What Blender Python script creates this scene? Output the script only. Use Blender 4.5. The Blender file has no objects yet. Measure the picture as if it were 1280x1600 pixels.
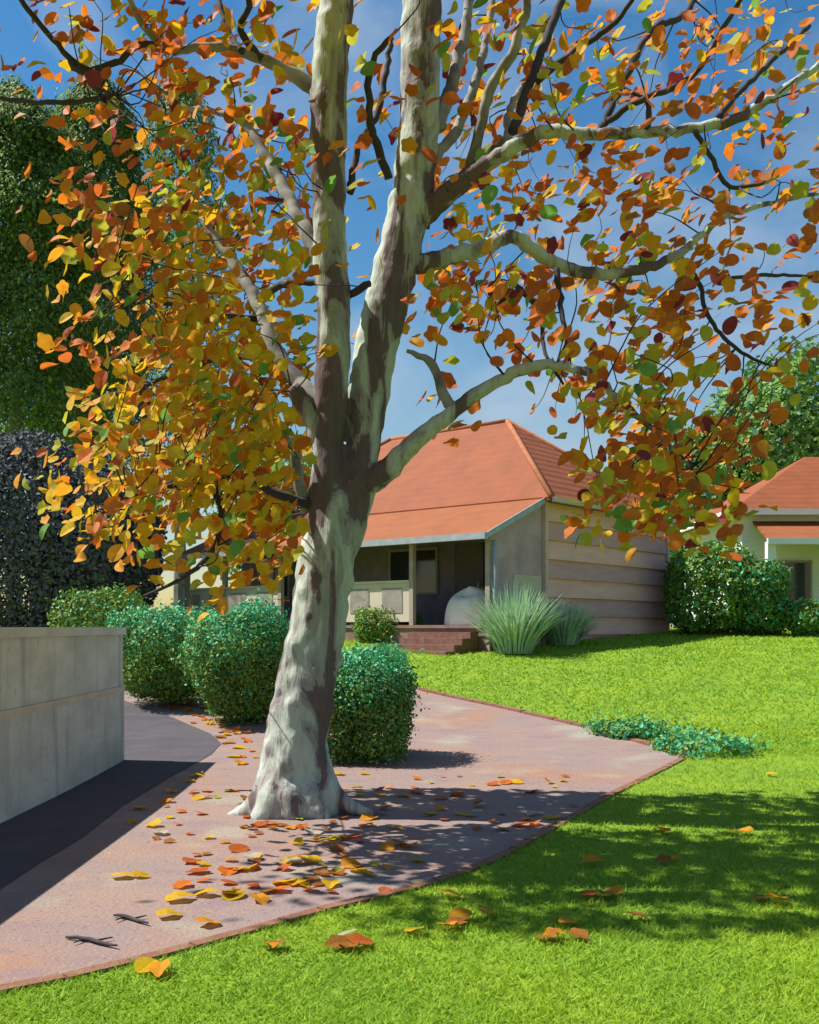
import bpy, bmesh, math, random
import numpy as np
from mathutils import Vector, geometry
random.seed(7); RNG = np.random.default_rng(7)
scene = bpy.context.scene
COL = scene.collection

# ------------------------------------------------------------------ camera, sky, sun, exposure
EYE, FPX, CX, HY = 1.5, 1600.0, 640.0, 980.0          # eye height, focal length in picture pixels, centre column, horizon row
cam_d = bpy.data.cameras.new('camera'); cam = bpy.data.objects.new('camera', cam_d); COL.objects.link(cam)
cam.location = (0, 0, EYE); cam.rotation_euler = (math.radians(90), 0, 0)
cam_d.sensor_fit = 'VERTICAL'; cam_d.sensor_height = 36.0; cam_d.lens = 36.0
cam_d.shift_y = (HY - 800) / 1600.0
cam_d.clip_start = 0.05; cam_d.clip_end = 2000
scene.camera = cam

SUN_EL = math.radians(55)
sx, sy = -0.985, 0.15
sn = math.hypot(sx, sy); sx /= sn; sy /= sn
SUN = Vector((sx*math.cos(SUN_EL), sy*math.cos(SUN_EL), math.sin(SUN_EL)))
world = bpy.data.worlds.new("World"); scene.world = world; world.use_nodes = True
wt = world.node_tree; wt.nodes.clear()
wo = wt.nodes.new('ShaderNodeOutputWorld'); bg = wt.nodes.new('ShaderNodeBackground')
sky = wt.nodes.new('ShaderNodeTexSky'); sky.sky_type = 'NISHITA'; sky.sun_disc = False
sky.sun_elevation = SUN_EL; sky.sun_rotation = math.atan2(sx, sy)
sky.air_density = 1.5; sky.dust_density = 0.2; sky.ozone_density = 4.0
tc = wt.nodes.new('ShaderNodeTexCoord')
mp = wt.nodes.new('ShaderNodeMapping'); mp.inputs['Scale'].default_value = (3.0, 3.0, 5.0); mp.inputs['Rotation'].default_value = (0.3, 0.5, 0.4)
nz = wt.nodes.new('ShaderNodeTexNoise'); nz.inputs['Scale'].default_value = 1.6; nz.inputs['Detail'].default_value = 6; nz.inputs['Distortion'].default_value = 0.6
cr = wt.nodes.new('ShaderNodeValToRGB'); cr.color_ramp.elements[0].position = 0.46; cr.color_ramp.elements[1].position = 0.72
cr.color_ramp.elements[0].color = (0, 0, 0, 1); cr.color_ramp.elements[1].color = (0.62, 0.62, 0.62, 1)
mx = wt.nodes.new('ShaderNodeMix'); mx.data_type = 'RGBA'; mx.inputs['B'].default_value = (5.0, 6.0, 7.2, 1)
L = wt.links
L.new(tc.outputs['Generated'], mp.inputs['Vector']); L.new(mp.outputs['Vector'], nz.inputs['Vector'])
L.new(nz.outputs['Fac'], cr.inputs['Fac']); L.new(cr.outputs['Color'], mx.inputs['Factor'])
hs = wt.nodes.new('ShaderNodeHueSaturation'); hs.inputs['Saturation'].default_value = 1.35; hs.inputs['Value'].default_value = 1.1
L.new(sky.outputs['Color'], hs.inputs['Color']); L.new(hs.outputs['Color'], mx.inputs['A']); L.new(mx.outputs['Result'], bg.inputs['Color'])
bg.inputs['Strength'].default_value = 0.058
L.new(bg.outputs['Background'], wo.inputs['Surface'])
sl = bpy.data.lights.new('sun', 'SUN'); sl.energy = 4.8; sl.angle = math.radians(0.53); sl.color = (1.0, 0.95, 0.86)
so = bpy.data.objects.new('sun', sl); COL.objects.link(so); so.location = (-20, 10, 30)
so.rotation_euler = SUN.to_track_quat('Z', 'Y').to_euler()
vs = scene.view_settings; vs.view_transform = 'Standard'; vs.look = 'None'; vs.gamma = 1; vs.use_curve_mapping = False
vs.exposure = 0.8

# ------------------------------------------------------------------ terrain and picture-to-place helpers
_ky = np.array([-60, 0, 9, 10, 12, 14, 16, 18, 20, 23, 26, 30, 36, 600.])
_kz = np.array([0, 0, 0, .01, .07, .18, .33, .50, .68, .95, 1.18, 1.38, 1.46, 1.46])
_ys = np.arange(-60, 600, 0.25); _zs = np.interp(_ys, _ky, _kz)
_k = np.ones(9)/9.0; _zs = np.convolve(np.pad(_zs, 4, mode='edge'), _k, 'valid')
def hgt(x, y): return np.interp(y, _ys, _zs)
def at(px, py, Y): return np.array([(px-CX)/FPX*Y, Y, EYE+(HY-py)/FPX*Y])      # a point seen at a picture position, Y metres away
def ground_at(px, py):
    lo, hi = 1.0, 60.0
    for _ in range(60):
        m = (lo+hi)/2
        if HY + (EYE-hgt(0, m))*FPX/m > py: lo = m
        else: hi = m
    return np.array([(px-CX)/FPX*lo, lo])

# ------------------------------------------------------------------ materials
MATS = {}
def mat(name, col, rough=0.8, var=0.0, scale=3.0, col2=None, bump=0.0, bscale=30.0, trans=0.0, spec=0.3, stretch=(1, 1, 1), detail=5):
    if name in MATS: return MATS[name]
    m = bpy.data.materials.new(name); m.use_nodes = True; MATS[name] = m
    t = m.node_tree; p = t.nodes['Principled BSDF']; out = t.nodes['Material Output']
    p.inputs['Roughness'].default_value = rough; p.inputs['Specular IOR Level'].default_value = spec
    p.inputs['Base Color'].default_value = (*col, 1)
    src = None
    if col2 is not None or var:
        tcn = t.nodes.new('ShaderNodeTexCoord'); mpn = t.nodes.new('ShaderNodeMapping'); mpn.inputs['Scale'].default_value = stretch
        n = t.nodes.new('ShaderNodeTexNoise'); n.inputs['Scale'].default_value = scale; n.inputs['Detail'].default_value = detail; n.inputs['Roughness'].default_value = 0.6
        r = t.nodes.new('ShaderNodeValToRGB'); e = r.color_ramp.elements
        c2 = col2 if col2 is not None else tuple(c*(1-var) for c in col)
        e[0].position = 0.35; e[1].position = 0.65; e[0].color = (*c2, 1); e[1].color = (*col, 1)
        t.links.new(tcn.outputs['Object'], mpn.inputs['Vector']); t.links.new(mpn.outputs['Vector'], n.inputs['Vector'])
        t.links.new(n.outputs['Fac'], r.inputs['Fac']); t.links.new(r.outputs['Color'], p.inputs['Base Color']); src = r.outputs['Color']
    if bump:
        tcn = t.nodes.new('ShaderNodeTexCoord'); n = t.nodes.new('ShaderNodeTexNoise'); n.inputs['Scale'].default_value = bscale; n.inputs['Detail'].default_value = 6
        b = t.nodes.new('ShaderNodeBump'); b.inputs['Strength'].default_value = bump; b.inputs['Distance'].default_value = 0.02
        t.links.new(tcn.outputs['Object'], n.inputs['Vector']); t.links.new(n.outputs['Fac'], b.inputs['Height']); t.links.new(b.outputs['Normal'], p.inputs['Normal'])
    if trans:
        tr = t.nodes.new('ShaderNodeBsdfTranslucent'); ms = t.nodes.new('ShaderNodeMixShader'); ms.inputs['Fac'].default_value = trans
        tr.inputs['Color'].default_value = (*col, 1)
        if src: t.links.new(src, tr.inputs['Color'])
        t.links.new(p.outputs[0], ms.inputs[1]); t.links.new(tr.outputs[0], ms.inputs[2]); t.links.new(ms.outputs[0], out.inputs['Surface'])
    return m

# leaves: the colours the autumn leaves themselves have
LEAFCOL = {'Y': (.80, .50, .02), 'A': (.80, .35, .022), 'O': (.78, .215, .02), 'R': (.60, .145, .03), 'B': (.42, .16, .035),
           'M': (.26, .04, .045), 'G': (.18, .38, .07), 'L': (.52, .50, .045), 'P': (.62, .57, .45)}
LEAFNAME = {'Y': 'yellow', 'A': 'amber', 'O': 'orange', 'R': 'rust red', 'B': 'brown', 'M': 'maroon', 'G': 'green', 'L': 'olive', 'P': 'pale'}
LK = list(LEAFCOL)
leafmats = [mat('leaf_'+LEAFNAME[k].replace(' ', '_'), LEAFCOL[k], rough=.6, var=.25, scale=9, trans=.48, spec=.2) for k in LK]

# ------------------------------------------------------------------ mesh helpers
ORI = {}
def tag(o, label=None, cat=None, group=None, kind=None):
    if label: o['label'] = label
    if cat: o['category'] = cat
    if group: o['group'] = group
    if kind: o['kind'] = kind
    return o
def thing(name, base, label, cat, group=None):
    o = bpy.data.objects.new(name, None); COL.objects.link(o); o.empty_display_size = .2
    o.location = tuple(base); ORI[o] = np.array(base, float)
    return tag(o, label, cat, group)
def mk(name, V, F, mats, parent=None, mi=None, smooth=False, base=None):
    V = np.asarray(V, float).reshape(-1, 3)
    org = ORI[parent] if parent is not None else (np.array(base, float) if base is not None else np.zeros(3))
    me = bpy.data.meshes.new(name)
    me.from_pydata((V-org).tolist(), [], [tuple(int(i) for i in f) for f in F])
    if not isinstance(mats, (list, tuple)): mats = [mats]
    for m in mats: me.materials.append(m)
    if mi is not None: me.polygons.foreach_set('material_index', np.asarray(mi, np.int32))
    if smooth: me.polygons.foreach_set('use_smooth', np.ones(len(me.polygons), bool))
    me.update()
    o = bpy.data.objects.new(name, me); COL.objects.link(o); ORI[o] = org
    if parent is not None: o.parent = parent
    elif base is not None: o.location = tuple(base)
    return o
class MB:
    def __init__(s): s.V = []; s.F = []; s.M = []; s.n = 0
    def add(s, V, F, m=0):
        V = np.asarray(V, float).reshape(-1, 3)
        s.V.append(V); s.F += [tuple(int(i)+s.n for i in f) for f in F]; s.M += [m]*len(F); s.n += len(V); return s
    def build(s, name, mats, parent=None, smooth=False, base=None):
        return mk(name, np.concatenate(s.V), s.F, mats, parent, s.M, smooth, base)
BOXF = [(0, 3, 2, 1), (4, 5, 6, 7), (0, 1, 5, 4), (1, 2, 6, 5), (2, 3, 7, 6), (3, 0, 4, 7)]
def hexa(c8): return np.array(c8, float), BOXF
def box(x0, x1, y0, y1, z0, z1, T=lambda a, b, c: (a, b, c)):
    return hexa([T(x0, y0, z0), T(x1, y0, z0), T(x1, y1, z0), T(x0, y1, z0), T(x0, y0, z1), T(x1, y0, z1), T(x1, y1, z1), T(x0, y1, z1)])
def smooth_path(P, R, step):
    P = np.asarray(P, float); R = np.asarray(R, float); out = []; ro = []
    n = len(P)
    for i in range(n-1):
        p0, p1, p2, p3 = P[max(i-1, 0)], P[i], P[i+1], P[min(i+2, n-1)]
        k = max(2, int(np.linalg.norm(p2-p1)/step))
        for j in range(k):
            t = j/k
            out.append(.5*((2*p1)+(-p0+p2)*t+(2*p0-5*p1+4*p2-p3)*t*t+(-p0+3*p1-3*p2+p3)*t**3)); ro.append(R[i]*(1-t)+R[i+1]*t)
    out.append(P[-1]); ro.append(R[-1])
    return np.array(out), np.array(ro)
def tube(P, R, sides=10, step=.06, wob=0.0, cap=True, smoothit=True):
    P, R = smooth_path(P, R, step) if smoothit else (np.asarray(P, float), np.asarray(R, float))
    if wob: P = P + RNG.normal(0, 1, P.shape)*np.minimum(R, .03)[:, None]*wob
    T = np.gradient(P, axis=0); T /= np.linalg.norm(T, axis=1)[:, None]+1e-9
    ref = np.array([0, 1, 0.]) if abs(T[0][1]) < .9 else np.array([1., 0, 0])
    V = []; a = np.linspace(0, 2*np.pi, sides, endpoint=False)
    for i in range(len(P)):
        b = np.cross(T[i], ref); b /= np.linalg.norm(b)+1e-9; ref = np.cross(b, T[i])
        rr = R[i]*(1+RNG.normal(0, .05, sides)*(1 if wob else 0))
        V.append(P[i]+rr[:, None]*(np.cos(a)[:, None]*b+np.sin(a)[:, None]*ref))
    V = np.concatenate(V); F = []
    for i in range(len(P)-1):
        for j in range(sides):
            k = (j+1) % sides
            F.append((i*sides+j, i*sides+k, (i+1)*sides+k, (i+1)*sides+j))
    if cap:
        F.append(tuple(range(sides-1, -1, -1))); F.append(tuple((len(P)-1)*sides+j for j in range(sides)))
    return V, F
def inside(poly, x, y):
    poly = np.asarray(poly); x = np.asarray(x); y = np.asarray(y); c = np.zeros(x.shape, bool); j = len(poly)-1
    for i in range(len(poly)):
        xi, yi = poly[i]; xj, yj = poly[j]
        c ^= ((yi > y) != (yj > y)) & (x < (xj-xi)*(y-yi)/(yj-yi+1e-12)+xi); j = i
    return c
def sheet(poly, spacing, dz):
    poly = np.asarray(poly, float); pts = []; n = len(poly)
    for i in range(n):
        a, b = poly[i], poly[(i+1) % n]; k = max(1, int(np.linalg.norm(b-a)/spacing))
        for j in range(k): pts.append(a+(b-a)*j/k)
    nb = len(pts); P = np.array(pts)
    gx, gy = np.meshgrid(np.arange(P[:, 0].min(), P[:, 0].max(), spacing), np.arange(P[:, 1].min(), P[:, 1].max(), spacing))
    g = np.c_[gx.ravel(), gy.ravel()]; g = g[inside(P, g[:, 0], g[:, 1])]
    al = [Vector(p) for p in P]+[Vector(p) for p in g]
    v, e, f, *_ = geometry.delaunay_2d_cdt(al, [(i, (i+1) % nb) for i in range(nb)], [], 1, 1e-5)
    v = np.array([(p.x, p.y) for p in v]); F = []
    for t in f:
        c = v[list(t)].mean(0)
        if inside(P, c[:1], c[1:])[0]:
            a, b, d = v[t[0]], v[t[1]], v[t[2]]
            F.append(t if (b[0]-a[0])*(d[1]-a[1])-(b[1]-a[1])*(d[0]-a[0]) > 0 else t[::-1])
    return np.c_[v, hgt(v[:, 0], v[:, 1])+dz], F

# leaf-shaped faces scattered through a volume
def leaf_outline(kind):
    a = np.radians(np.arange(-90, 270, 15.)); th = np.arange(0, 360, 15.)
    if kind == 0:      # softly lobed
        rad = .42+.045*np.cos(np.radians(th*5+180))+.10*np.exp(-((th-180)/30)**2)-.05*np.exp(-(np.minimum(th, 360-th)/20)**2)
    else:              # broad oval with a blunt tip
        rad = .41+.035*np.cos(np.radians(2*th))+.09*np.exp(-((th-180)/22)**2)
    return np.c_[rad*np.cos(a), rad*np.sin(a)]
def leaf_mesh(C, N, S, kinds, fold=.12, ang=None):
    """C centres, N normals, S sizes -> V, F, face owner"""
    V = []; F = []; own = []; n0 = 0
    n = len(C); N = N/(np.linalg.norm(N, axis=1)[:, None]+1e-9)
    rnd = RNG.normal(0, 1, (n, 3)) if ang is None else ang
    U = np.cross(N, rnd); U /= np.linalg.norm(U, axis=1)[:, None]+1e-9; W = np.cross(N, U)
    outs = [leaf_outline(0), leaf_outline(1)]
    for i in range(n):
        o = outs[kinds[i]]; m = len(o); asp = RNG.uniform(.75, 1.1)
        curl = RNG.uniform(-.35, .5)
        x = o[:, 0]*asp*S[i]; y = o[:, 1]*S[i]
        z = fold*np.abs(o[:, 0])*S[i]*2 - curl*(o[:, 1]**2)*S[i]
        pv = C[i]+x[:, None]*U[i]+y[:, None]*W[i]+z[:, None]*N[i]
        V.append(np.vstack([C[i][None], pv]))
        for j in range(m): F.append((n0, n0+1+j, n0+1+(j+1) % m)); own.append(i)
        n0 += m+1
    return np.concatenate(V), F, np.array(own)
def quad_leaves(C, N, S, asp=.6, up=None):
    n = len(C); N = N/(np.linalg.norm(N, axis=1)[:, None]+1e-9)
    ref = RNG.normal(0, 1, (n, 3)) if up is None else up+RNG.normal(0, .25, (n, 3))
    W = ref-N*(ref*N).sum(1)[:, None]; W /= np.linalg.norm(W, axis=1)[:, None]+1e-9; U = np.cross(W, N)
    s = S[:, None]; A = C-W*s*.5; B = C+U*s*asp*.5+N*s*.06; D = C+W*s*.5; E = C-U*s*asp*.5+N*s*.06
    V = np.stack([A, B, D, E], 1).reshape(-1, 3); i = np.arange(n)*4
    return V, np.stack([i, i+1, i+2, i+3], 1)
def blob_points(n, c, r, shell=.35, power=2.0, lumps=0, lump_amp=.18):
    """points near the surface of a superellipsoid, with lumps; returns points and outward normals"""
    d = RNG.normal(0, 1, (n, 3)); d /= np.linalg.norm(d, axis=1)[:, None]
    p = (np.abs(d)**power).sum(1)**(-1/power)
    q = d*p[:, None]
    if lumps:
        ld = RNG.normal(0, 1, (lumps, 3)); ld /= np.linalg.norm(ld, axis=1)[:, None]
        k = np.exp((d@ld.T-1)*14).max(1); q = q*(1-lump_amp+2*lump_amp*k)[:, None]
    q = q*(1-shell*RNG.random(n)**1.6)[:, None]
    return np.asarray(c)+q*np.asarray(r), d/np.asarray(r)

# ------------------------------------------------------------------ the ground
GL = mat('lawn_ground', (.20, .30, .016), rough=.95, col2=(.11, .22, .016), scale=1.3, bump=.6, bscale=60)
def axis_steps(lo, hi, f0, f1, fine, coarse):
    a = list(np.arange(f0, f1, fine)); x = f0
    s = fine
    while x > lo: s *= 1.25; x -= s; a.insert(0, x)
    x = a[-1]; s = fine
    while x < hi: s *= 1.25; x += s; a.append(x)
    return np.array(a)
gx = axis_steps(-420, 420, -12, 14, .3, 20); gy = axis_steps(-50, 560, 0, 40, .25, 20)
X, Y = np.meshgrid(gx, gy); nx, ny = len(gx), len(gy)
ii = np.arange(nx*ny).reshape(ny, nx)
Fg = np.stack([ii[:-1, :-1], ii[:-1, 1:], ii[1:, 1:], ii[1:, :-1]], -1).reshape(-1, 4)
tag(mk('ground', np.c_[X.ravel(), Y.ravel(), hgt(X, Y).ravel()], Fg, GL, smooth=True), kind='structure')

near_edge = [(-160, 1580), (100, 1530), (300, 1480), (500, 1425), (640, 1390), (760, 1350), (880, 1285), (960, 1240), (1040, 1200)]
far_edge = [(1072, 1181), (930, 1141), (800, 1110), (640, 1073), (590, 1044), (545, 1020)]
pav = [ground_at(*p) for p in near_edge+far_edge+[(430, 1030), (200, 1062), (-200, 1070)]]
pav.append(np.array([-7.0, 3.9]))
PAV = mat('pavement_earth', (.27, .18, .145), rough=.95, col2=(.225, .17, .16), scale=.9, bump=.5, bscale=45, stretch=(1, 1.6, 1))
def speckle(m, c, sc, lo, hi, st=(1, 1, 1)):
    t = m.node_tree; p = t.nodes['Principled BSDF']; src = p.inputs['Base Color'].links[0].from_socket
    a = t.nodes.new('ShaderNodeTexCoord'); q = t.nodes.new('ShaderNodeMapping'); q.inputs['Scale'].default_value = st; n = t.nodes.new('ShaderNodeTexNoise'); n.inputs['Scale'].default_value = sc; n.inputs['Detail'].default_value = 7
    rr = t.nodes.new('ShaderNodeMapRange'); rr.inputs['From Min'].default_value = lo; rr.inputs['From Max'].default_value = hi
    mi_ = t.nodes.new('ShaderNodeMix'); mi_.data_type = 'RGBA'; mi_.inputs['B'].default_value = (*c, 1)
    t.links.new(a.outputs['Object'], q.inputs['Vector']); t.links.new(q.outputs['Vector'], n.inputs['Vector']); t.links.new(n.outputs['Fac'], rr.inputs['Value']); t.links.new(rr.outputs['Result'], mi_.inputs['Factor'])
    t.links.new(src, mi_.inputs['A']); t.links.new(mi_.outputs['Result'], p.inputs['Base Color'])
speckle(PAV, (.30, .15, .085), .55, .52, .70); speckle(PAV, (.20, .14, .155), 2.2, .54, .76, (1, 2, 1)); speckle(PAV, (.28, .275, .22), 1.1, .56, .72); speckle(PAV, (.11, .075, .065), 30, .60, .76); speckle(PAV, (.33, .27, .23), 55, .60, .74)
V, F = sheet(pav, .3, .006)
tag(mk('pavement', V, F, PAV, smooth=True), kind='structure')
asp = [ground_at(*p) for p in [(196, 1096), (270, 1122), (330, 1148), (346, 1163), (330, 1180), (260, 1219), (190, 1262), (130, 1310), (60, 1352), (0, 1392), (-150, 1500)]]
asp += [np.array([-6.5, 4.6]), np.array([-6.5, 15.5])]
ASP = mat('asphalt', (.085, .075, .082), rough=.9, col2=(.062, .056, .066), scale=2.5, bump=.35, bscale=120)
V, F = sheet(asp, .3, .011)
tag(mk('driveway', V, F, ASP, smooth=True), kind='structure')

# brick edging between paving and lawn (a low kerb)
EDG = mat('edging_brick', (.19, .07, .045), rough=.85, col2=(.24, .12, .085), scale=6, bump=.3)
def edging(name, pix, w, h, label):
    P = np.array([ground_at(*p) for p in pix]); P3, _ = smooth_path(np.c_[P, np.zeros(len(P))], np.zeros(len(P)), .23)
    P = P3[:, :2]; T = np.gradient(P, axis=0); T /= np.linalg.norm(T, axis=1)[:, None]; Nn = np.c_[-T[:, 1], T[:, 0]]
    b = MB()
    for i in range(len(P)-1):
        a, c = P[i]+T[i]*.006, P[i+1]-T[i+1]*.006
        z0, z1 = hgt(*a)-.05, hgt(*c)-.05; hh = h+.05+RNG.normal(0, .003)
        q = [(*(a-Nn[i]*w/2), z0), (*(c-Nn[i+1]*w/2), z1), (*(c+Nn[i+1]*w/2), z1), (*(a+Nn[i]*w/2), z0)]
        b.add(*hexa(q+[(x, y, z+hh) for x, y, z in q]))
    bs = (*P[len(P)//2], float(hgt(*P[len(P)//2])))
    return tag(b.build(name, EDG, base=bs), kind='structure')
edging('kerb', near_edge+[(1072, 1183)], .07, .018, '')
edging('kerb', far_edge, .10, .035, '')
PAVPOLY = np.array(pav)

# ------------------------------------------------------------------ grass blades on both lawns
def grass(n, y0, y1, h0, h1, w, bias):
    u = RNG.random(n); Yy = (y0**(1-bias)+(y1**(1-bias)-y0**(1-bias))*u)**(1/(1-bias))
    Xx = (RNG.random(n)*1.5-.75+.05)*.8*Yy*1.05
    ok = ~inside(PAVPOLY, Xx, Yy) & ~((Yy > 21) & (Xx > -8) & (Xx < 7.3) & (Yy > 23.6+.0*Xx-.84*(Xx-1.8)*(Xx < 1.8)+1.19*(Xx-1.8)*(Xx > 1.8)-.6))
    Xx, Yy = Xx[ok], Yy[ok]; n = len(Xx)
    a = RNG.random(n)*2*np.pi; hh = RNG.uniform(h0, h1, n)*(1+(Yy-y0)*.03); ww = w*(1+(Yy-y0)*.09)
    base = np.c_[Xx, Yy, hgt(Xx, Yy)]; d = np.c_[np.cos(a), np.sin(a), 0*a]*ww[:, None]
    lean = np.c_[RNG.normal(0, .9, n), RNG.normal(0, .9, n), np.ones(n)*.85]*hh[:, None]
    Vv = np.stack([base-d, base+d, base+lean], 1).reshape(-1, 3); i = np.arange(n)*3
    return Vv, np.stack([i, i+1, i+2], 1)
GM = [mat('grass_blade', (.31, .45, .018), rough=.7, trans=.35, col2=(.19, .37, .025), scale=.7, detail=3), mat('grass_yellow', (.38, .48, .025), rough=.7, trans=.35, col2=(.24, .40, .02), scale=1.1)]
V1, F1 = grass(190000, 3.2, 14, .018, .042, .0035, 1.3)
tag(mk('grass', V1, F1, GM, mi=(RNG.random(len(F1)) < .35).astype(int)), 'short bright green mown grass of the front lawn', 'grass', kind='stuff')
V1, F1 = grass(115000, 11.5, 34, .03, .055, .010, .8)
tag(mk('grass', V1, F1, GM, mi=(RNG.random(len(F1)) < .45).astype(int)), 'sunlit yellow green grass rising toward the houses', 'grass', kind='stuff')

# ------------------------------------------------------------------ the house with the veranda
TH = math.radians(40); CT, ST = math.cos(TH), math.sin(TH)
HP = np.array([125/1600*23.0, 23.0])                       # front right corner of the veranda
def W(u, v, z): return (HP[0]-CT*u+ST*v, HP[1]+ST*u+CT*v, z)   # u: along the front to the left, v: back
FL, ZE, ZM, ZR, HL, HD, VD = 1.55, 3.66, 4.62, 7.40, 11.0, 8.8, 2.2
Mw = mat('taupe_boards', (.84, .46, .38), rough=.8, col2=(.70, .39, .34), scale=1.2, stretch=(1, 1, 6), bump=.15)
Mwd = mat('mauve_render', (.50, .33, .35), rough=.85, var=.25, scale=2)
Mcream = mat('cream_paint', (.62, .52, .40), rough=.7, col2=(.55, .47, .38), scale=2)
Mpale = mat('pale_panel', (.55, .47, .36), rough=.7, var=.15, scale=3)
Mgut = mat('gutter_metal', (.36, .40, .44), rough=.45, var=.2, scale=6)
Mstep = mat('step_brick', (.16, .075, .055), rough=.85, col2=(.24, .12, .09), scale=7, bump=.3)
Mframe = mat('window_frame', (.34, .30, .26), rough=.6, var=.1)
Mglass = mat('dark_glass', (.03, .035, .05), rough=.08, spec=.6)
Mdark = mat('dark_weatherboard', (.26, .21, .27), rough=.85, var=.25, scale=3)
def roof_mat(name, c, c2):
    m = mat(name, c, rough=.75, col2=c2, scale=1.6, detail=8); t = m.node_tree; p = t.nodes['Principled BSDF']
    tcn = t.nodes.new('ShaderNodeTexCoord'); w = t.nodes.new('ShaderNodeTexWave'); w.wave_type = 'BANDS'; w.bands_direction = 'Z'
    w.inputs['Scale'].default_value = 1.6; w.inputs['Distortion'].default_value = .4
    b = t.nodes.new('ShaderNodeBump'); b.inputs['Strength'].default_value = .35; b.inputs['Distance'].default_value = .035
    t.links.new(tcn.outputs['Object'], w.inputs['Vector']); t.links.new(w.outputs['Fac'], b.inputs['Height']); t.links.new(b.outputs['Normal'], p.inputs['Normal'])
    return m
Mroof = roof_mat('terracotta_tiles', (.27, .072, .023), (.21, .06, .021))
Mroof2 = roof_mat('terracotta_veranda', (.29, .092, .029), (.24, .076, .025))
hz = float(hgt(*HP))
house = thing('house', W(5, 4, 1.0), 'long taupe weatherboard house with hipped terracotta roof and shady veranda behind the tree', 'house')
# right wall: lapped boards
b = MB(); zb = .85; bh = .46
while zb < ZM-.06:
    z1 = min(zb+bh, ZM-.03); o0, o1 = .085, .012
    q = [W(-o0, VD+.1, zb), W(-o0, HD-.1, zb), W(.12, HD-.1, zb), W(.12, VD+.1, zb), W(-o1, VD+.1, z1), W(-o1, HD-.1, z1), W(.12, HD-.1, z1), W(.12, VD+.1, z1)]
    b.add(*hexa(q), 2 if int(zb/bh) % 2 else 0); zb = z1+.0005
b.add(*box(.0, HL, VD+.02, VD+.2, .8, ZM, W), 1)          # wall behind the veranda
b.add(*box(HL-.2, HL, VD+.2, HD, .8, ZM, W)); b.add(*box(.12, HL-.2, HD-.2, HD, .8, ZM, W))
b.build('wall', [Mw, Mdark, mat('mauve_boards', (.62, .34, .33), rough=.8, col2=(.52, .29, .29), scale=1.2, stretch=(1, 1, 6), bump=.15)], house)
for v0_, v1_ in ((VD-.02, VD+.1), (HD-.1, HD+.03)):
    b = MB(); b.add(*box(-.10, .02, v0_, v1_, .85, ZM-.03, W)); b.build('corner_board', mat('corner_board_paint', (.70, .46, .40), var=.2), house)
# end wall of the veranda
def prism_v(u0, u1, pts):                                  # polygon in v,z extruded along u
    n = len(pts); V = [W(u0, v, z) for v, z in pts]+[W(u1, v, z) for v, z in pts]
    return V, [tuple(range(n)), tuple(range(2*n-1, n-1, -1))]+[(i, i+n, (i+1) % n+n, (i+1) % n) for i in range(n)]
sl_z = lambda v: ZE+(ZM-ZE)*(v+.1)/(VD+.0)-.05
b = MB(); b.add(*prism_v(0, .1, [(.14, .85), (VD-.03, .85), (VD-.03, sl_z(VD-.03)-.03), (.14, sl_z(.14)-.03)])); b.build('end_wall', Mwd, house)
b = MB(); b.add(*box(-.02, -.002, .95, VD-.1, .9, 2.72, W)); b.build('end_panel', Mpale, house)
# veranda floor, steps, posts, low wall
b = MB(); b.add(*box(.1, HL, .0, VD+.02, .6, FL, W)); b.add(*box(.12, HL, -.04, -.001, FL-.07, FL-.005, W)); b.build('veranda_floor', mat('veranda_brick', (.30, .19, .14), col2=(.22, .13, .10), scale=5, bump=.2), house)
st = MB()
for k in range(4):
    z = FL-.02-.14*(k+1); st.add(*box(.28, 2.12, -.045-.3*(k+1), -.045-.3*k-.001, .5, z, W))
st.build('steps', Mstep, house)
for u in (.06, 2.3, 4.6, 6.9, 9.2, 10.9):
    b = MB(); b.add(*box(u-.06, u+.06, .0, .12, FL+.001 if u > .1 else .85, ZE-.06, W)); b.add(*box(u-.075, u+.075, -.015, .135, ZE-.2, ZE-.1, W))
    b.build('post', mat('post_paint', (.40, .33, .27), var=.2, scale=4), house)
for u0, u1 in ((2.37, 4.53), (6.97, 9.13), (9.27, 10.83)):
    b = MB(); b.add(*box(u0, u1, .02, .10, FL+.08, FL+1.02, W)); b.add(*box(u0-.005, u1+.005, -.02, .14, FL+1.021, FL+1.08, W))
    lw = b.build('low_wall', Mcream, house)
    w = (u1-u0)/2
    for k in range(2):
        b = MB(); b.add(*box(u0+w*k+.22, u0+w*k+w-.22, .006, .0185, FL+.3, FL+.9, W)); b.build('inset_panel', mat('grey_panel', (.36, .31, .27), var=.3, scale=5), lw)
def house_window(u0, u1, z0, z1):
    b = MB(); t = .07; v0, v1 = VD-.05, VD+.018
    b.add(*box(u0, u0+t, v0, v1, z0, z1, W)); b.add(*box(u1-t, u1, v0, v1, z0, z1, W)); b.add(*box(u0+t, u1-t, v0, v1, z0, z0+t, W)); b.add(*box(u0+t, u1-t, v0, v1, z1-t, z1, W))
    m = (u0+u1)/2; b.add(*box(m-.03, m+.03, v0+.005, v1, z0+t, z1-t, W)); fr = b.build('window', Mframe, house)
    b = MB(); b.add(*box(u0+t, m-.03, VD-.02, VD-.01, z0+t, z1-t, W)); b.add(*box(m+.03, u1-t, VD-.02, VD-.01, z0+t, z1-t, W)); b.build('pane', Mglass, fr)
house_window(-.0+.45, 1.35, 2.35, 3.6); house_window(3.2, 4.9, 2.35, 3.6); house_window(6.2, 7.9, 2.35, 3.6); house_window(8.8, 10.2, 2.35, 3.6)
b = MB(); b.add(*box(1.75, 2.65, VD-.04, VD+.018, FL, 3.62, W)); dr = b.build('door', mat('door_paint', (.15, .13, .13), var=.2), house)
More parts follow.
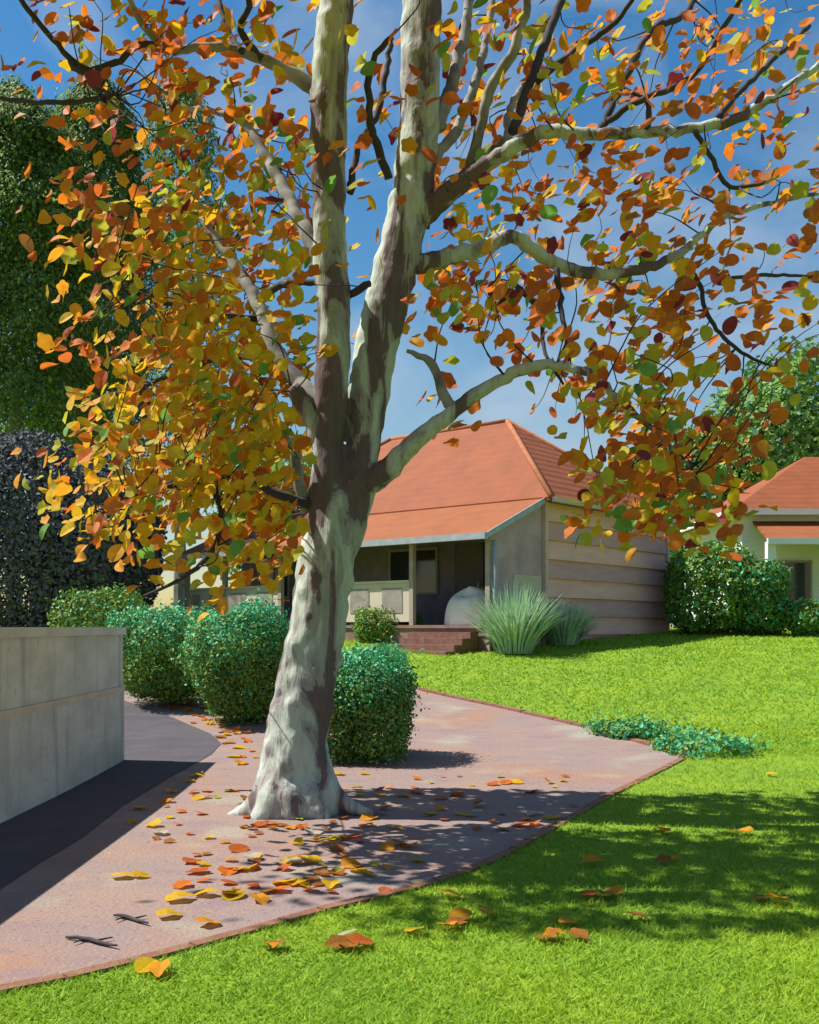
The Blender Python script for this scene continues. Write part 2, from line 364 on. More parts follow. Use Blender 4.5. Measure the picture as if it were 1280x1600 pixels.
b = MB(); b.add(*box(1.83, 1.88, VD-.09, VD-.041, 2.5, 2.62, W)); b.build('handle', Mgut, dr)
b = MB(); b.add(*tube([W(-.10, .06, ZE-.2), W(-.10, .06, 1.0)], [.04, .04], 10, smoothit=False)); b.build('downpipe', Mgut, house, smooth=True)
# main roof
ov = .32; vm = (VD+HD)/2
e = [(-ov, VD-.12), (HL+ov, VD-.12), (HL+ov, HD+ov), (-ov, HD+ov)]; r0, r1 = (3.3, vm), (HL-3.3, vm)
V = [W(*q, ZM) for q in e]+[W(*r0, ZR), W(*r1, ZR)]+[W(*q, ZM-.09) for q in e]
F = [(0, 4, 5, 1), (1, 5, 2), (2, 5, 4, 3), (3, 4, 0), (6, 7, 8, 9), (0, 1, 7, 6), (1, 2, 8, 7), (2, 3, 9, 8), (3, 0, 6, 9)]
rf = mk('roof', V, F, Mroof, house)
b = MB()
for a_, c_ in ((0, 4), (1, 5), (2, 5), (3, 4), (4, 5)): b.add(*tube([V[a_], V[c_]], [.075, .075], 8, .4, smoothit=False))
b.build('ridge_cap', mat('ridge_tile', (.40, .14, .06), rough=.8, var=.3, scale=5), rf, smooth=True)
b = MB(); b.add(*box(-ov-.1, -ov-.005, VD-.1, HD+ov, ZM-.13, ZM-.01, W)); b.build('eave_gutter', mat('cream_gutter', (.60, .45, .38), var=.15), rf)
# veranda roof
V = [W(-.12, VD-.1, ZM-.03), W(HL+.1, VD-.1, ZM-.03), W(HL+.1, -.25, ZE-.06), W(-.12, -.25, ZE-.06)]
V = V+[(x, y, z-.07) for x, y, z in V]
vr = mk('veranda_roof', V, [(0, 3, 2, 1), (4, 5, 6, 7), (0, 1, 5, 4), (1, 2, 6, 5), (2, 3, 7, 6), (3, 0, 4, 7)], Mroof2, house)
b = MB(); b.add(*box(-.14, HL+.12, -.38, -.255, ZE-.2, ZE-.055, W)); b.build('gutter', Mgut, vr)
b = MB(); V = [W(-.15, VD-.1, ZM+.0), W(-.15, -.25, ZE-.03), W(-.15, -.25, ZE-.17), W(-.15, VD-.1, ZM-.15)]; V2 = [W(-.122, VD-.1, ZM+.0), W(-.122, -.25, ZE-.03), W(-.122, -.25, ZE-.17), W(-.122, VD-.1, ZM-.15)]
b.add(V+V2, [(0, 1, 2, 3), (7, 6, 5, 4), (0, 4, 5, 1), (1, 5, 6, 2), (2, 6, 7, 3), (3, 7, 4, 0)]); b.build('barge_board', Mgut, vr)
# covered seat on the veranda
cz = W(1.15, .75, FL); seat = MB(); nr, ns = 14, 40
Vs = []
for i in range(nr+1):
    f = i/nr; zz = .92*math.sin(f*math.pi/2)**.9 if i else 0.0
    rr = math.cos(f*math.pi/2)**.45 if i < nr else 0.02
    for j in range(ns):
        a_ = 2*math.pi*j/ns; fold = 1+.045*math.sin(a_*9+f*1.5)*(1-f)
        back = 1.0 if math.sin(a_) > 0 else .72+.28*(1-f)
        Vs.append(W(1.15+.62*rr*fold*math.cos(a_), .75+.42*rr*fold*math.sin(a_), FL+.004+zz*(.86+.14*math.sin(a_))))
Fs = [(i*ns+j, i*ns+(j+1) % ns, (i+1)*ns+(j+1) % ns, (i+1)*ns+j) for i in range(nr) for j in range(ns)]+[tuple(nr*ns+j for j in range(ns))]
Fs = [f[::-1] for f in Fs]
tag(mk('covered_seat', Vs, Fs, mat('dust_cover', (.85, .80, .72), rough=.95, var=.12, scale=4), smooth=True, base=cz), 'rounded seat under a pale cloth cover on the veranda above the brown steps', 'covered seat')

# ------------------------------------------------------------------ the white neighbour house
nb_base = at(1290, 985, 33.0)
nb = thing('house', (nb_base[0], 35, 1.42), 'white walled neighbour house with two orange roof levels at the right edge', 'house')
nx0 = (1172-640)/1600*33; nx1 = nx0+9.0
Mwhite = mat('white_render', (.78, .78, .78), rough=.8, var=.08, scale=1.5)
b = MB(); b.add(*box(nx0, nx1, 33.8, 41, 1.2, 5.35)); b.build('wall', Mwhite, nb)
zt = 5.35; zp = 7.7
V = [(nx0-.45, 33.3, zt), (nx1+.4, 33.3, zt), (nx1+.4, 41.4, zt), (nx0-.45, 41.4, zt), (nx0+3.4, 37.3, zp), (nx1-3.4, 37.3, zp)]; V = V+[(x, y, zt-.1) for x, y, z in V[:4]]
rf2 = mk('roof', V, [(0, 1, 5, 4), (1, 2, 5), (2, 3, 4, 5), (3, 0, 4), (9, 8, 7, 6), (0, 6, 7, 1), (1, 7, 8, 2), (2, 8, 9, 3), (3, 9, 6, 0)], Mroof, nb)
b = MB(); b.add(*box(nx0-.46, nx1+.4, 33.17, 33.29, zt-.2, zt-.01)); b.add(*box(nx0-.58, nx0-.46, 33.17, 41.4, zt-.2, zt-.01)); b.build('gutter', Mwhite, rf2)
V = [(nx0+.35, 33.79, 5.0), (nx1, 33.79, 5.0), (nx1, 31.6, 4.25), (nx0+.1, 31.6, 4.25)]; V = V+[(x, y, z-.09) for x, y, z in V]
lr = mk('lower_roof', V, [(0, 3, 2, 1), (4, 5, 6, 7), (0, 1, 5, 4), (1, 2, 6, 5), (2, 3, 7, 6), (3, 0, 4, 7)], Mroof2, nb)
b = MB(); b.add(*box(nx0+.05, nx1, 31.47, 31.59, 4.06, 4.24)); b.build('fascia', Mwhite, lr)
for x in (nx0+.25, nx0+2.6, nx0+5):
    b = MB(); b.add(*box(x-.13, x+.13, 31.7, 31.96, 1.3, 4.15)); b.build('post', Mwhite, nb)
b = MB(); b.add(*box(nx0+1.2, nx0+2.3, 33.74, 33.799, 2.3, 3.7)); wn = b.build('window', Mframe, nb)
b = MB(); b.add(*box(nx0+1.28, nx0+2.22, 33.72, 33.739, 2.38, 3.62)); b.build('pane', Mglass, wn)

# ------------------------------------------------------------------ rendered garden wall at the left
gw = thing('garden_wall', (-3.25, 8.0, 0), 'low grey rendered garden wall beside the dark driveway', 'wall')
Mren = mat('grey_render', (.62, .61, .55), rough=.9, col2=(.46, .46, .43), scale=1.4, stretch=(1, 1, 2.5), bump=.2, bscale=25)
wy1 = 11.15
speckle(Mren, (.30, .30, .27), 2.2, .52, .78, (2.5, 2.5, .35)); speckle(Mren, (.36, .33, .27), 14, .60, .8)
b = MB(); b.add(*box(-3.42, -3.105, 3.0, wy1, -.05, .80)); b.add(*box(-3.40, -3.12, 3.0, wy1-.015, .86, 1.42)); b.build('wall_panel', Mren, gw)
b = MB(); b.add(*box(-3.425, -3.10, 3.0, wy1+.004, .8005, .8595)); b.build('band', mat('band_render', (.60, .50, .40), var=.2, scale=3), gw)
b = MB(); b.add(*box(-3.44, -3.085, 3.0, wy1+.015, 1.4205, 1.50)); b.build('coping', mat('coping_render', (.60, .59, .54), var=.2, scale=3), gw)

# ------------------------------------------------------------------ shrubs
HG = [mat('hedge_leaf', (.12, .25, .04), rough=.55, trans=.2, var=.4, scale=2), mat('hedge_olive', (.22, .34, .04), rough=.55, trans=.2, var=.3, scale=2), mat('hedge_emerald', (.09, .48, .22), rough=.5, trans=.2, var=.3, scale=2)]
Mstem = mat('twig_bark', (.07, .05, .045), rough=.9, var=.3)
def shrub(name, base, r, n, size, w, label, group=None, power=2.6, cat='shrub', mats=None, lumps=16, amp=.10, zc=None):
    base = (base[0], base[1], float(hgt(base[0], base[1])))
    t = thing(name, base, label, cat, group)
    c = np.array(base)+np.array([0, 0, r[2]*.98 if zc is None else zc])
    P, N = blob_points(n, c, r, .3, power, lumps, amp); keep = P[:, 2] > base[2]+.02; P, N = P[keep], N[keep]
    Nn = N/np.linalg.norm(N, axis=1)[:, None]+RNG.normal(0, .7, P.shape)
    P = P+RNG.normal(0, .035, P.shape)*(1+(RNG.random(len(P)) < .08)[:, None]*1.6)
    V, F = quad_leaves(P, Nn, RNG.uniform(.6, 1.4, len(P))*size, .62)
    M = mats or HG
    mi = RNG.choice(len(M), len(F), p=w)
    if len(M) == 3 and name == 'hedge_shrub' and r[2] != .85: mi[RNG.random(len(F)) < .85*np.clip(((P[:, 2]-base[2])/r[2]-.75)/1.1, 0, 1)**1.5] = 2   # more emerald upward: light on the tops put into the leaf colour
    mk('foliage', V, F, M, t, mi)
    b = MB()
    for k in range(6):
        a = k*1.05; b.add(*tube([base, c+np.array([r[0]*.35*math.cos(a), r[1]*.35*math.sin(a), -r[2]*.2]), c+np.array([r[0]*.6*math.cos(a), r[1]*.6*math.sin(a), r[2]*.4])], [.03, .02, .008], 6, .15))
    b.build('stem', Mstem, t)
    return t
G1 = 'clipped hedge shrubs along the driveway'
shrub('hedge_shrub', ((268-640)/1600*15.6, 15.6), (.92, .78, .80), 26000, .052, (.35, .55, .1), 'tall rounded green shrub left of the trunk, behind the wall end', G1, power=2.3, amp=.15)
shrub('hedge_shrub', ((388-640)/1600*14.0, 14.0), (.78, .75, .84), 26000, .050, (.5, .4, .1), 'dark rounded shrub tucked against the left side of the trunk', G1, power=2.3, amp=.15)
shrub('hedge_shrub', ((562-640)/1600*11.2, 11.3), (.56, .58, .60), 24000, .044, (.78, .14, .08), 'dark boxy clipped shrub just right of the trunk', G1, power=4.5, amp=.09)
shrub('hedge_shrub', ((160-640)/1600*18, 18), (.85, .7, .85), 9000, .07, (.3, .6, .1), 'low olive green shrub showing over the garden wall', G1)
shrub('house_shrub', (*ground_at(592, 1004),), (.58, .5, .42), 4500, .075, (.2, .75, .05), 'small square olive shrub before the veranda low wall', 'shrubs against the houses', power=4)
shrub('house_shrub', (*ground_at(647, 1002),), (.22, .3, .34), 1500, .07, (.1, .5, .4), 'narrow pale green shrub left of the brown steps', 'shrubs against the houses')
shrub('garden_bush', ((1108-640)/1600*28.5, 28.5), (1.25, 1.2, 1.25), 9000, .13, (.4, .5, .1), 'broad olive green bush at the right corner of the taupe house', 'bushes between the two houses', power=3)
shrub('garden_bush', ((1185-640)/1600*28, 28), (.75, .9, 1.05), 7000, .12, (.75, .05, .2), 'dark green bush in front of the white neighbour house', 'bushes between the two houses', power=3)
shrub('garden_bush', ((1270-640)/1600*27.5, 27.5), (.65, .6, .48), 4000, .11, (.4, .4, .2), 'small green bush at the right edge below the white wall', 'bushes between the two houses')
for (px, py, rx, lab) in ((985, 1150, .42, 'low emerald plant on the lawn edge, nearer the house'), (1085, 1172, .52, 'low emerald plant at the pointed end of the driveway')):
    g = ground_at(px, py); shrub('ground_plant', tuple(g), (rx*1.25, .55, .15), 4200, .06, (.15, .3, .55), lab, 'low emerald plants beside the driveway', zc=.03, lumps=9, amp=.32)
def spiky(px, py, h, spread, n, label):
    g = ground_at(px, py); base = (g[0], g[1], float(hgt(*g))); t = thing('feathery_plant', base, label, 'plant', 'feathery grey green plants by the steps')
    b = MB()
    for k in range(n):
        a = RNG.random()*2*np.pi; el = RNG.uniform(.1, 1.0); ln = h*RNG.uniform(.6, 1.05)
        d = np.array([math.cos(a), math.sin(a), 0]); s = np.cross(d, (0, 0, 1)); b0 = np.array(base)+d*RNG.uniform(0, spread*.35); P = []
        for q in range(5):
            f = q/4; p = b0+d*spread*el*f**1.2+np.array([0, 0, ln*(f-(.35*el)*f*f)]); w = .028*(1-f)**.7*(1 if q else .6)
            P += [p-s*w, p+s*w]
        b.add(P, [(2*q, 2*q+1, 2*q+3, 2*q+2) for q in range(4)], int(RNG.random() < .35))
    b.build('blades', [mat('silver_blade', (.50, .66, .45), rough=.6, trans=.2, var=.2), mat('grey_blade', (.38, .58, .38), rough=.6, trans=.2, var=.2)], t)
spiky(805, 1021, 1.75, 1.15, 800, 'tall feathery grey green plant right of the brown steps')
spiky(880, 1008, 1.2, 1.0, 650, 'shorter feathery grey green plant against the taupe boards')

# ------------------------------------------------------------------ trees behind
CN = [mat('conifer_leaf', (.19, .30, .07), rough=.6, trans=.4, var=.4, scale=.6), mat('conifer_light', (.30, .42, .08), rough=.6, trans=.4, var=.3, scale=.6), mat('conifer_dark', (.09, .13, .07), rough=.7, var=.3, scale=.6)]
Mpalebark = mat('pale_bark', (.30, .27, .25), rough=.9, var=.35, scale=3, stretch=(1, 1, .3))
def conifer(px, Y, top_py, half_px, bot_py, n, label, size=.16, dens=1.0):
    x = (px-640)/1600*Y; gz = float(hgt(x, Y)); base = (x, Y, gz); t = thing('evergreen_tree', base, label, 'tree', 'dark evergreen trees at the left')
    H = at(px, top_py, Y)[2]; zb = at(px, bot_py, Y)[2]; R = half_px/1600*Y
    b = MB(); b.add(*tube([base, (x+.1, Y, gz+(H-gz)*.5), (x, Y, H-.3)], [.26, .16, .03], 8, .5)); b.build('trunk', Mpalebark, t)
    f = RNG.random(n)**.85; z = zb+(H-zb)*f; prof = np.clip((1-f)/.28, 0, 1)**.6*(.86+.14*np.sin(f*23))
    a = RNG.random(n)*2*np.pi
    br = .5+.5*np.sin(a*5+z*1.9)*np.sin(a*3-z*2.7+px)
    rr = R*prof*(1-.42*RNG.random(n)**1.4)*(.78+.30*br)
    P = np.c_[x+rr*np.cos(a), Y+rr*np.sin(a), z+RNG.normal(0, .25, n)]
    Nn = np.c_[np.cos(a)-.35, np.sin(a), 1.0+0*a]+RNG.normal(0, .5, (n, 3))
    V, F = quad_leaves(P, Nn, RNG.uniform(.6, 1.4, n)*size, .5, up=np.array([0, 0, 1.]))
    mk('foliage', V, F, CN, t, RNG.choice(3, len(F), p=(.5, .35, .15)))
conifer(20, 33, 150, 165, 700, 95000, 'largest dark evergreen tree at the left edge of the picture')
conifer(150, 37, 120, 110, 720, 54000, 'slim dark evergreen tree behind the largest evergreen')
conifer(280, 39, 110, 95, 760, 22000, 'loose dark evergreen tree behind the yellow leaves')
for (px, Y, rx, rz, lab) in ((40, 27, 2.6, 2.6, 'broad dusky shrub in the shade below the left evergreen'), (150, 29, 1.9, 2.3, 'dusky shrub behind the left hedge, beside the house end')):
    DK = [mat('shade_leaf', (.14, .13, .17), rough=.8, var=.3), mat('shade_leaf_green', (.10, .12, .10), rough=.8, var=.3)]  # deep shade under the evergreens put into the dark leaf colour
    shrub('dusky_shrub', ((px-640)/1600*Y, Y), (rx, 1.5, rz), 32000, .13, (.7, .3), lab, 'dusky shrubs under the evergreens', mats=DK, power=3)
def leafy_tree(px, Y, top_py, half_px, n, label, w, size=.3, group='broadleaf trees beyond the houses'):
    x = (px-640)/1600*Y; gz = float(hgt(x, Y)); base = (x, Y, gz); t = thing('broadleaf_tree', base, label, 'tree', group)
    H = at(px, top_py, Y)[2]; R = half_px/1600*Y; cz = gz+(H-gz)*.6
    b = MB(); b.add(*tube([base, (x, Y, gz+(H-gz)*.4)], [.25, .18], 8, .5))
    for k in range(6): b.add(*tube([(x, Y, gz+(H-gz)*.35), (x+R*.4*math.cos(k), Y+R*.4*math.sin(k), cz), (x+R*.75*math.cos(k), Y+R*.75*math.sin(k), cz+(H-cz)*.5)], [.14, .08, .03], 6, .4))
    b.build('trunk', Mstem, t)
    P, N = blob_points(n, (x, Y, cz), (R, R, H-cz), .5, 2.0, 26, .22)
    V, F = quad_leaves(P, N/np.linalg.norm(N, axis=1)[:, None]+RNG.normal(0, .6, P.shape), RNG.uniform(.6, 1.4, n)*size, .65)
    mk('crown', V, F, [mat('far_leaf', (.14, .30, .05), rough=.6, trans=.2, var=.3, scale=.5), mat('far_leaf_blue', (.12, .27, .14), rough=.6, trans=.2, var=.3, scale=.5), mat('far_leaf_lime', (.24, .38, .06), rough=.6, trans=.2, var=.3, scale=.5)], t, RNG.choice(3, len(F), p=w))
leafy_tree(1235, 46, 560, 120, 13000, 'bright green tree rising behind the white neighbour house', (.5, .1, .4))
leafy_tree(1110, 48, 640, 95, 9000, 'bluish green tree in the gap between the two houses', (.3, .6, .1))
leafy_tree(1010, 52, 700, 80, 6000, 'green tree behind the back corner of the taupe house', (.5, .4, .1))
leafy_tree(420, 54, 700, 90, 6000, 'green tree behind the left end of the taupe house', (.6, .3, .1))

# ------------------------------------------------------------------ the plane tree
Y0 = 8.3
TB = ground_at(457, 1272); tree = thing('plane_tree', (TB[0], TB[1], 0), 'large autumn plane tree with pale forked trunk and orange yellow leaves', 'tree')
BARK_OFF = (5.59, 18.33, 15.31)  # bark pattern shifted so its dark plates darken the trunk's shaded right side
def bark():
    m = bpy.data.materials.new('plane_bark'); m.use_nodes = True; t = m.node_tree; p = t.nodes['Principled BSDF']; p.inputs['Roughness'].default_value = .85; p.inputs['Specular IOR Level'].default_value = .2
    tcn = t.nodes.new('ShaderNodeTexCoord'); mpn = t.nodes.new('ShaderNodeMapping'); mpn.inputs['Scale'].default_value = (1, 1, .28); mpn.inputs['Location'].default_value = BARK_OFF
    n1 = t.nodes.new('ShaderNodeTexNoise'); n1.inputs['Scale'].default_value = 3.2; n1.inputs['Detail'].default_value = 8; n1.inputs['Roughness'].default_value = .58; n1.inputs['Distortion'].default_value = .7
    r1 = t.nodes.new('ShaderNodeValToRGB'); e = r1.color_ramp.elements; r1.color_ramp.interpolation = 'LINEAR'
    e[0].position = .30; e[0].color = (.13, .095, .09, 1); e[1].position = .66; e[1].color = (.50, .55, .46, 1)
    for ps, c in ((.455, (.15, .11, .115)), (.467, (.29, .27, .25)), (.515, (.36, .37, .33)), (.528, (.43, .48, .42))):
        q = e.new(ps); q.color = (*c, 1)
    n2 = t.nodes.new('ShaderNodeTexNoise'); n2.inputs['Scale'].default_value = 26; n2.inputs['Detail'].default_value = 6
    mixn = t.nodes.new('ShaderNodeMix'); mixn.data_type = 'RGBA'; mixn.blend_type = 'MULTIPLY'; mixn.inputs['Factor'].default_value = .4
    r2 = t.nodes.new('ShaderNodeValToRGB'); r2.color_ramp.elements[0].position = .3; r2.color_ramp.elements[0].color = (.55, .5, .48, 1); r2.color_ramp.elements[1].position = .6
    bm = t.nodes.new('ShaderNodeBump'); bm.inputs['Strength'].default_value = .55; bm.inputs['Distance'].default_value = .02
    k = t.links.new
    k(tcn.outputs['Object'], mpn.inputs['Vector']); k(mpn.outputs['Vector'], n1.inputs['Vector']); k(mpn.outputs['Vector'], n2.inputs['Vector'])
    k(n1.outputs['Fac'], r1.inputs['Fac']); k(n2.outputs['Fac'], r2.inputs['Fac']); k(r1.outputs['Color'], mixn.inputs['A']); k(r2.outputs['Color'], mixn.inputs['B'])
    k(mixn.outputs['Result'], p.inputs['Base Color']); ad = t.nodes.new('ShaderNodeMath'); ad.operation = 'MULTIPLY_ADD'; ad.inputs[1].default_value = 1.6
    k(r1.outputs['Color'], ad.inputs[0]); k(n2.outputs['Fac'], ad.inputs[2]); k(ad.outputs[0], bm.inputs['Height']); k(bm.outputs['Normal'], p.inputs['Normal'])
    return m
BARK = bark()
Mbranch = mat('branch_bark', (.34, .34, .31), rough=.9, col2=(.13, .12, .13), scale=4, stretch=(1, 1, 1))
Mtwig = mat('dark_twig', (.065, .055, .06), rough=.9, var=.3)
BR = []                                                     # sampled branch points, for the twigs
def path(pts, dy0=0.0, dy1=None):
    P = []; R = []; n = len(pts)
    for i, q in enumerate(pts):
        d = dy0+(0 if dy1 is None else (dy1-dy0)*i/max(1, n-1)); Yq = Y0+d
        P.append(at(q[0], q[1], Yq)); R.append(q[2]/1600*Yq)
    return P, R
b = MB()
main = [(450, 1300, 72), (454, 1262, 60), (457, 1215, 53), (464, 1150, 49), (480, 1060, 46), (497, 980, 44), (507, 900, 43), (516, 850, 42), (526, 800, 38), (530, 770, 28)]
lst = [(514, 860, 34), (514, 790, 31), (513, 700, 23), (518, 600, 27), (522, 500, 26), (515, 400, 26), (514, 300, 26), (513, 200, 29), (516, 100, 28), (528, 0, 27), (540, -160, 23), (548, -300, 16)]
rst = [(528, 850, 36), (549, 780, 34), (566, 720, 27), (569, 680, 27), (574, 630, 31), (585, 560, 33), (598, 500, 34), (622, 400, 33), (644, 300, 33), (655, 200, 31), (657, 100, 31), (659, 0, 30), (666, -160, 26), (672, -320, 17)]
for p, d0, d1 in ((main, 0, 0), (lst, 0, -.25), (rst, 0, .3)):
    P, R = path(p, d0, d1); b.add(*tube(P, R, 20, .08, wob=.12)); BR += [(q, r) for q, r in zip(P, R) if q[2] > 2.0]
P0 = at(457, 1215, Y0)
for (gx_, gy_, r_) in ((-.52, -.04, .09), (.46, -.03, .11), (-.28, -.24, .14), (.02, -.27, .15), (.30, -.22, .13), (.32, .36, .12), (-.36, .34, .12), (.85, -.14, .05)):
    tip = np.array([TB[0]+gx_, TB[1]+gy_+.02, -.03]); mid = np.array([TB[0]+gx_*.5, TB[1]+gy_*.5, .10])
    b.add(*tube([P0+np.array([gx_*.2, gy_*.2, .12]), mid, tip], [.16, r_*1.15, r_*.4], 10, .06))
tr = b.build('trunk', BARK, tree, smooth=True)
rm = tr.modifiers.new('remesh', 'REMESH'); rm.mode = 'VOXEL'; rm.voxel_size = .022; rm.use_smooth_shade = True
sm = tr.modifiers.new('smooth', 'SMOOTH'); sm.iterations = 4; sm.factor = .5
tx = bpy.data.textures.new('bark_lumps', 'CLOUDS'); tx.noise_scale = .16; tx.noise_depth = 3
dp = tr.modifiers.new('lumps', 'DISPLACE'); dp.texture = tx; dp.strength = .03; dp.mid_level = .5; dp.texture_coords = 'LOCAL'

limbs = [  # pixel polylines with pixel radii and start / end depth offsets
    ([(655, 345, 20), (690, 312, 17), (740, 270, 14), (790, 238, 12), (850, 208, 10.5), (920, 208, 9.5), (1010, 207, 8.5), (1080, 200, 8), (1140, 188, 8), (1200, 158, 7), (1290, 95, 5)], .2, -.6),
    ([(690, 312, 13), (745, 262, 10), (790, 222, 8), (797, 170, 6), (830, 120, 4)], .15, .6),
    ([(645, 415, 17), (700, 402, 14), (760, 385, 12), (800, 370, 11), (840, 395, 11), (885, 420, 10), (960, 428, 8.5), (1030, 412, 7.5), (1075, 385, 6), (1130, 340, 5), (1200, 318, 4), (1290, 300, 2.5)], .2, 1.0),
    ([(575, 755, 22), (612, 728, 18), (650, 690, 14), (700, 648, 12), (760, 606, 10), (820, 577, 9), (870, 570, 7.5), (930, 590, 6.5), (985, 640, 5), (1040, 690, 3.5), (1090, 740, 2)], .0, -.9),
    ([(718, 640, 8), (700, 632, 9), (690, 605, 8), (678, 572, 7), (655, 556, 5), (636, 548, 3)], -.3, -.1),
    ([(683, 200, 13), (700, 150, 11), (716, 95, 9), (728, 40, 8), (740, -40, 6)], .25, .6),
    ([(668, 260, 9), (715, 200, 8), (748, 110, 6.5), (762, 50, 6), (775, -40, 5)], .25, .9),
    ([(735, 265, 9), (765, 145, 8), (800, 85, 8), (825, 0, 7), (838, -60, 6)], .1, -.5),
    ([(800, 205, 8), (838, 105, 7), (855, 55, 7), (882, -10, 6)], .05, .5),
    ([(838, 130, 5), (890, 85, 5), (940, 52, 5), (970, 25, 4), (1000, -20, 3)], .1, -.6),
    ([(940, 200, 6), (985, 105, 5.5), (1020, 45, 5), (1065, 26, 5), (1095, -15, 4)], -.2, .4),
    ([(950, 190, 5), (995, 160, 5), (1080, 120, 4.5), (1130, 45, 4), (1170, -20, 3)], -.2, -.9),
    ([(1010, 206, 6), (1016, 180, 5), (1008, 155, 3.5), (975, 138, 2.5)], -.3, -.3),
    ([(1085, 205, 4), (1115, 250, 4), (1140, 292, 3.5), (1200, 285, 2.5)], -.4, -.1),
    ([(1110, 195, 5), (1180, 120, 4.5), (1265, 40, 3.5)], -.4, .2),
    ([(1060, 400, 4), (1090, 440, 4), (1110, 500, 3.5), (1150, 545, 3), (1200, 570, 2)], .8, 1.0),
    ([(1140, 435, 3), (1190, 430, 3), (1270, 432, 2)], .8, 1.0),
    ([(800, 440, 4.5), (845, 490, 4), (850, 545, 3), (880, 600, 2)], .3, -.4),
    ([(870, 420, 5), (880, 500, 4), (890, 560, 3)], .4, .1),
    ([(495, 140, 14), (455, 115, 11), (410, 92, 9), (365, 78, 8), (315, 73, 7), (272, 80, 6.5), (240, 58, 6), (215, 25, 5), (190, -30, 4)], 0, -.7),
    ([(272, 80, 5), (225, 68, 5), (180, 98, 5), (132, 108, 5), (90, 68, 4.5), (25, -10, 4)], -.5, -.9),
    ([(378, 80, 5), (360, 55, 5), (345, 10, 4), (338, -30, 3)], -.3, .1),
    ([(410, 92, 6), (375, 45, 5.5), (390, 10, 5), (380, -40, 4)], -.2, -.5),
    ([(110, 95, 5), (150, 138, 4.5), (180, 152, 3.5)], -.8, -.9),
    ([(180, 150, 4), (120, 158, 4), (60, 160, 3.5), (-20, 150, 3)], -.9, -1.1),
    ([(510, 410, 14), (478, 362, 12), (455, 315, 10), (430, 270, 8.5), (405, 225, 7), (378, 190, 6), (320, 172, 4), (260, 170, 2.5)], 0, .9),
    ([(505, 690, 20), (487, 650, 17), (470, 622, 14), (455, 603, 11)], -.02, -.15),
    ([(510, 640, 15), (470, 600, 13), (438, 560, 12), (415, 500, 11), (390, 450, 10), (362, 405, 8), (325, 355, 6.5), (300, 340, 4), (250, 345, 2.5)], 0, .8),
    ([(362, 400, 6), (366, 378, 5), (390, 350, 5), (408, 338, 4)], .6, .3),
    ([(402, 468, 7), (425, 452, 6), (455, 443, 5.5), (500, 440, 5)], .35, 0),
    ([(480, 800, 9), (470, 760, 9), (462, 715, 8), (458, 690, 7), (440, 685, 5)], 0, -.3),
    ([(520, 800, 8), (430, 770, 7), (370, 740, 6), (300, 755, 5), (220, 770, 3.5), (150, 800, 2)], 0, -1.0),
    ([(330, 750, 5), (345, 800, 5), (335, 855, 4.5), (290, 900, 3.5), (225, 932, 2)], -.5, -.8),
    ([(430, 560, 5), (340, 560, 4.5), (260, 590, 4), (170, 620, 3)], .4, 1.1),
    ([(415, 500, 5), (330, 490, 4), (250, 470, 3.5), (160, 440, 2.5)], .5, -.9),
    ([(545, 460, 6), (565, 450, 6), (578, 443, 5)], -.1, -.2),
    ([(548, 300, 6), (556, 240, 5.5), (590, 175, 5), (612, 60, 4)], -.1, .3),
    ([(608, 280, 7), (585, 215, 6.5), (577, 170, 6), (580, 100, 5), (612, 58, 4)], .15, -.3),
]
for pts, d0, d1 in limbs:
    P, R = path(pts, d0, d1); b = MB(); V, F = tube(P, R, 10, .05, wob=.22); b.add(V, F)
    big = max(q[2] for q in pts) > 8.8
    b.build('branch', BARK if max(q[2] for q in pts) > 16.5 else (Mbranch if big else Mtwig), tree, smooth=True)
    Ps, Rs = smooth_path(P, R, .08); BR += list(zip(Ps, Rs))

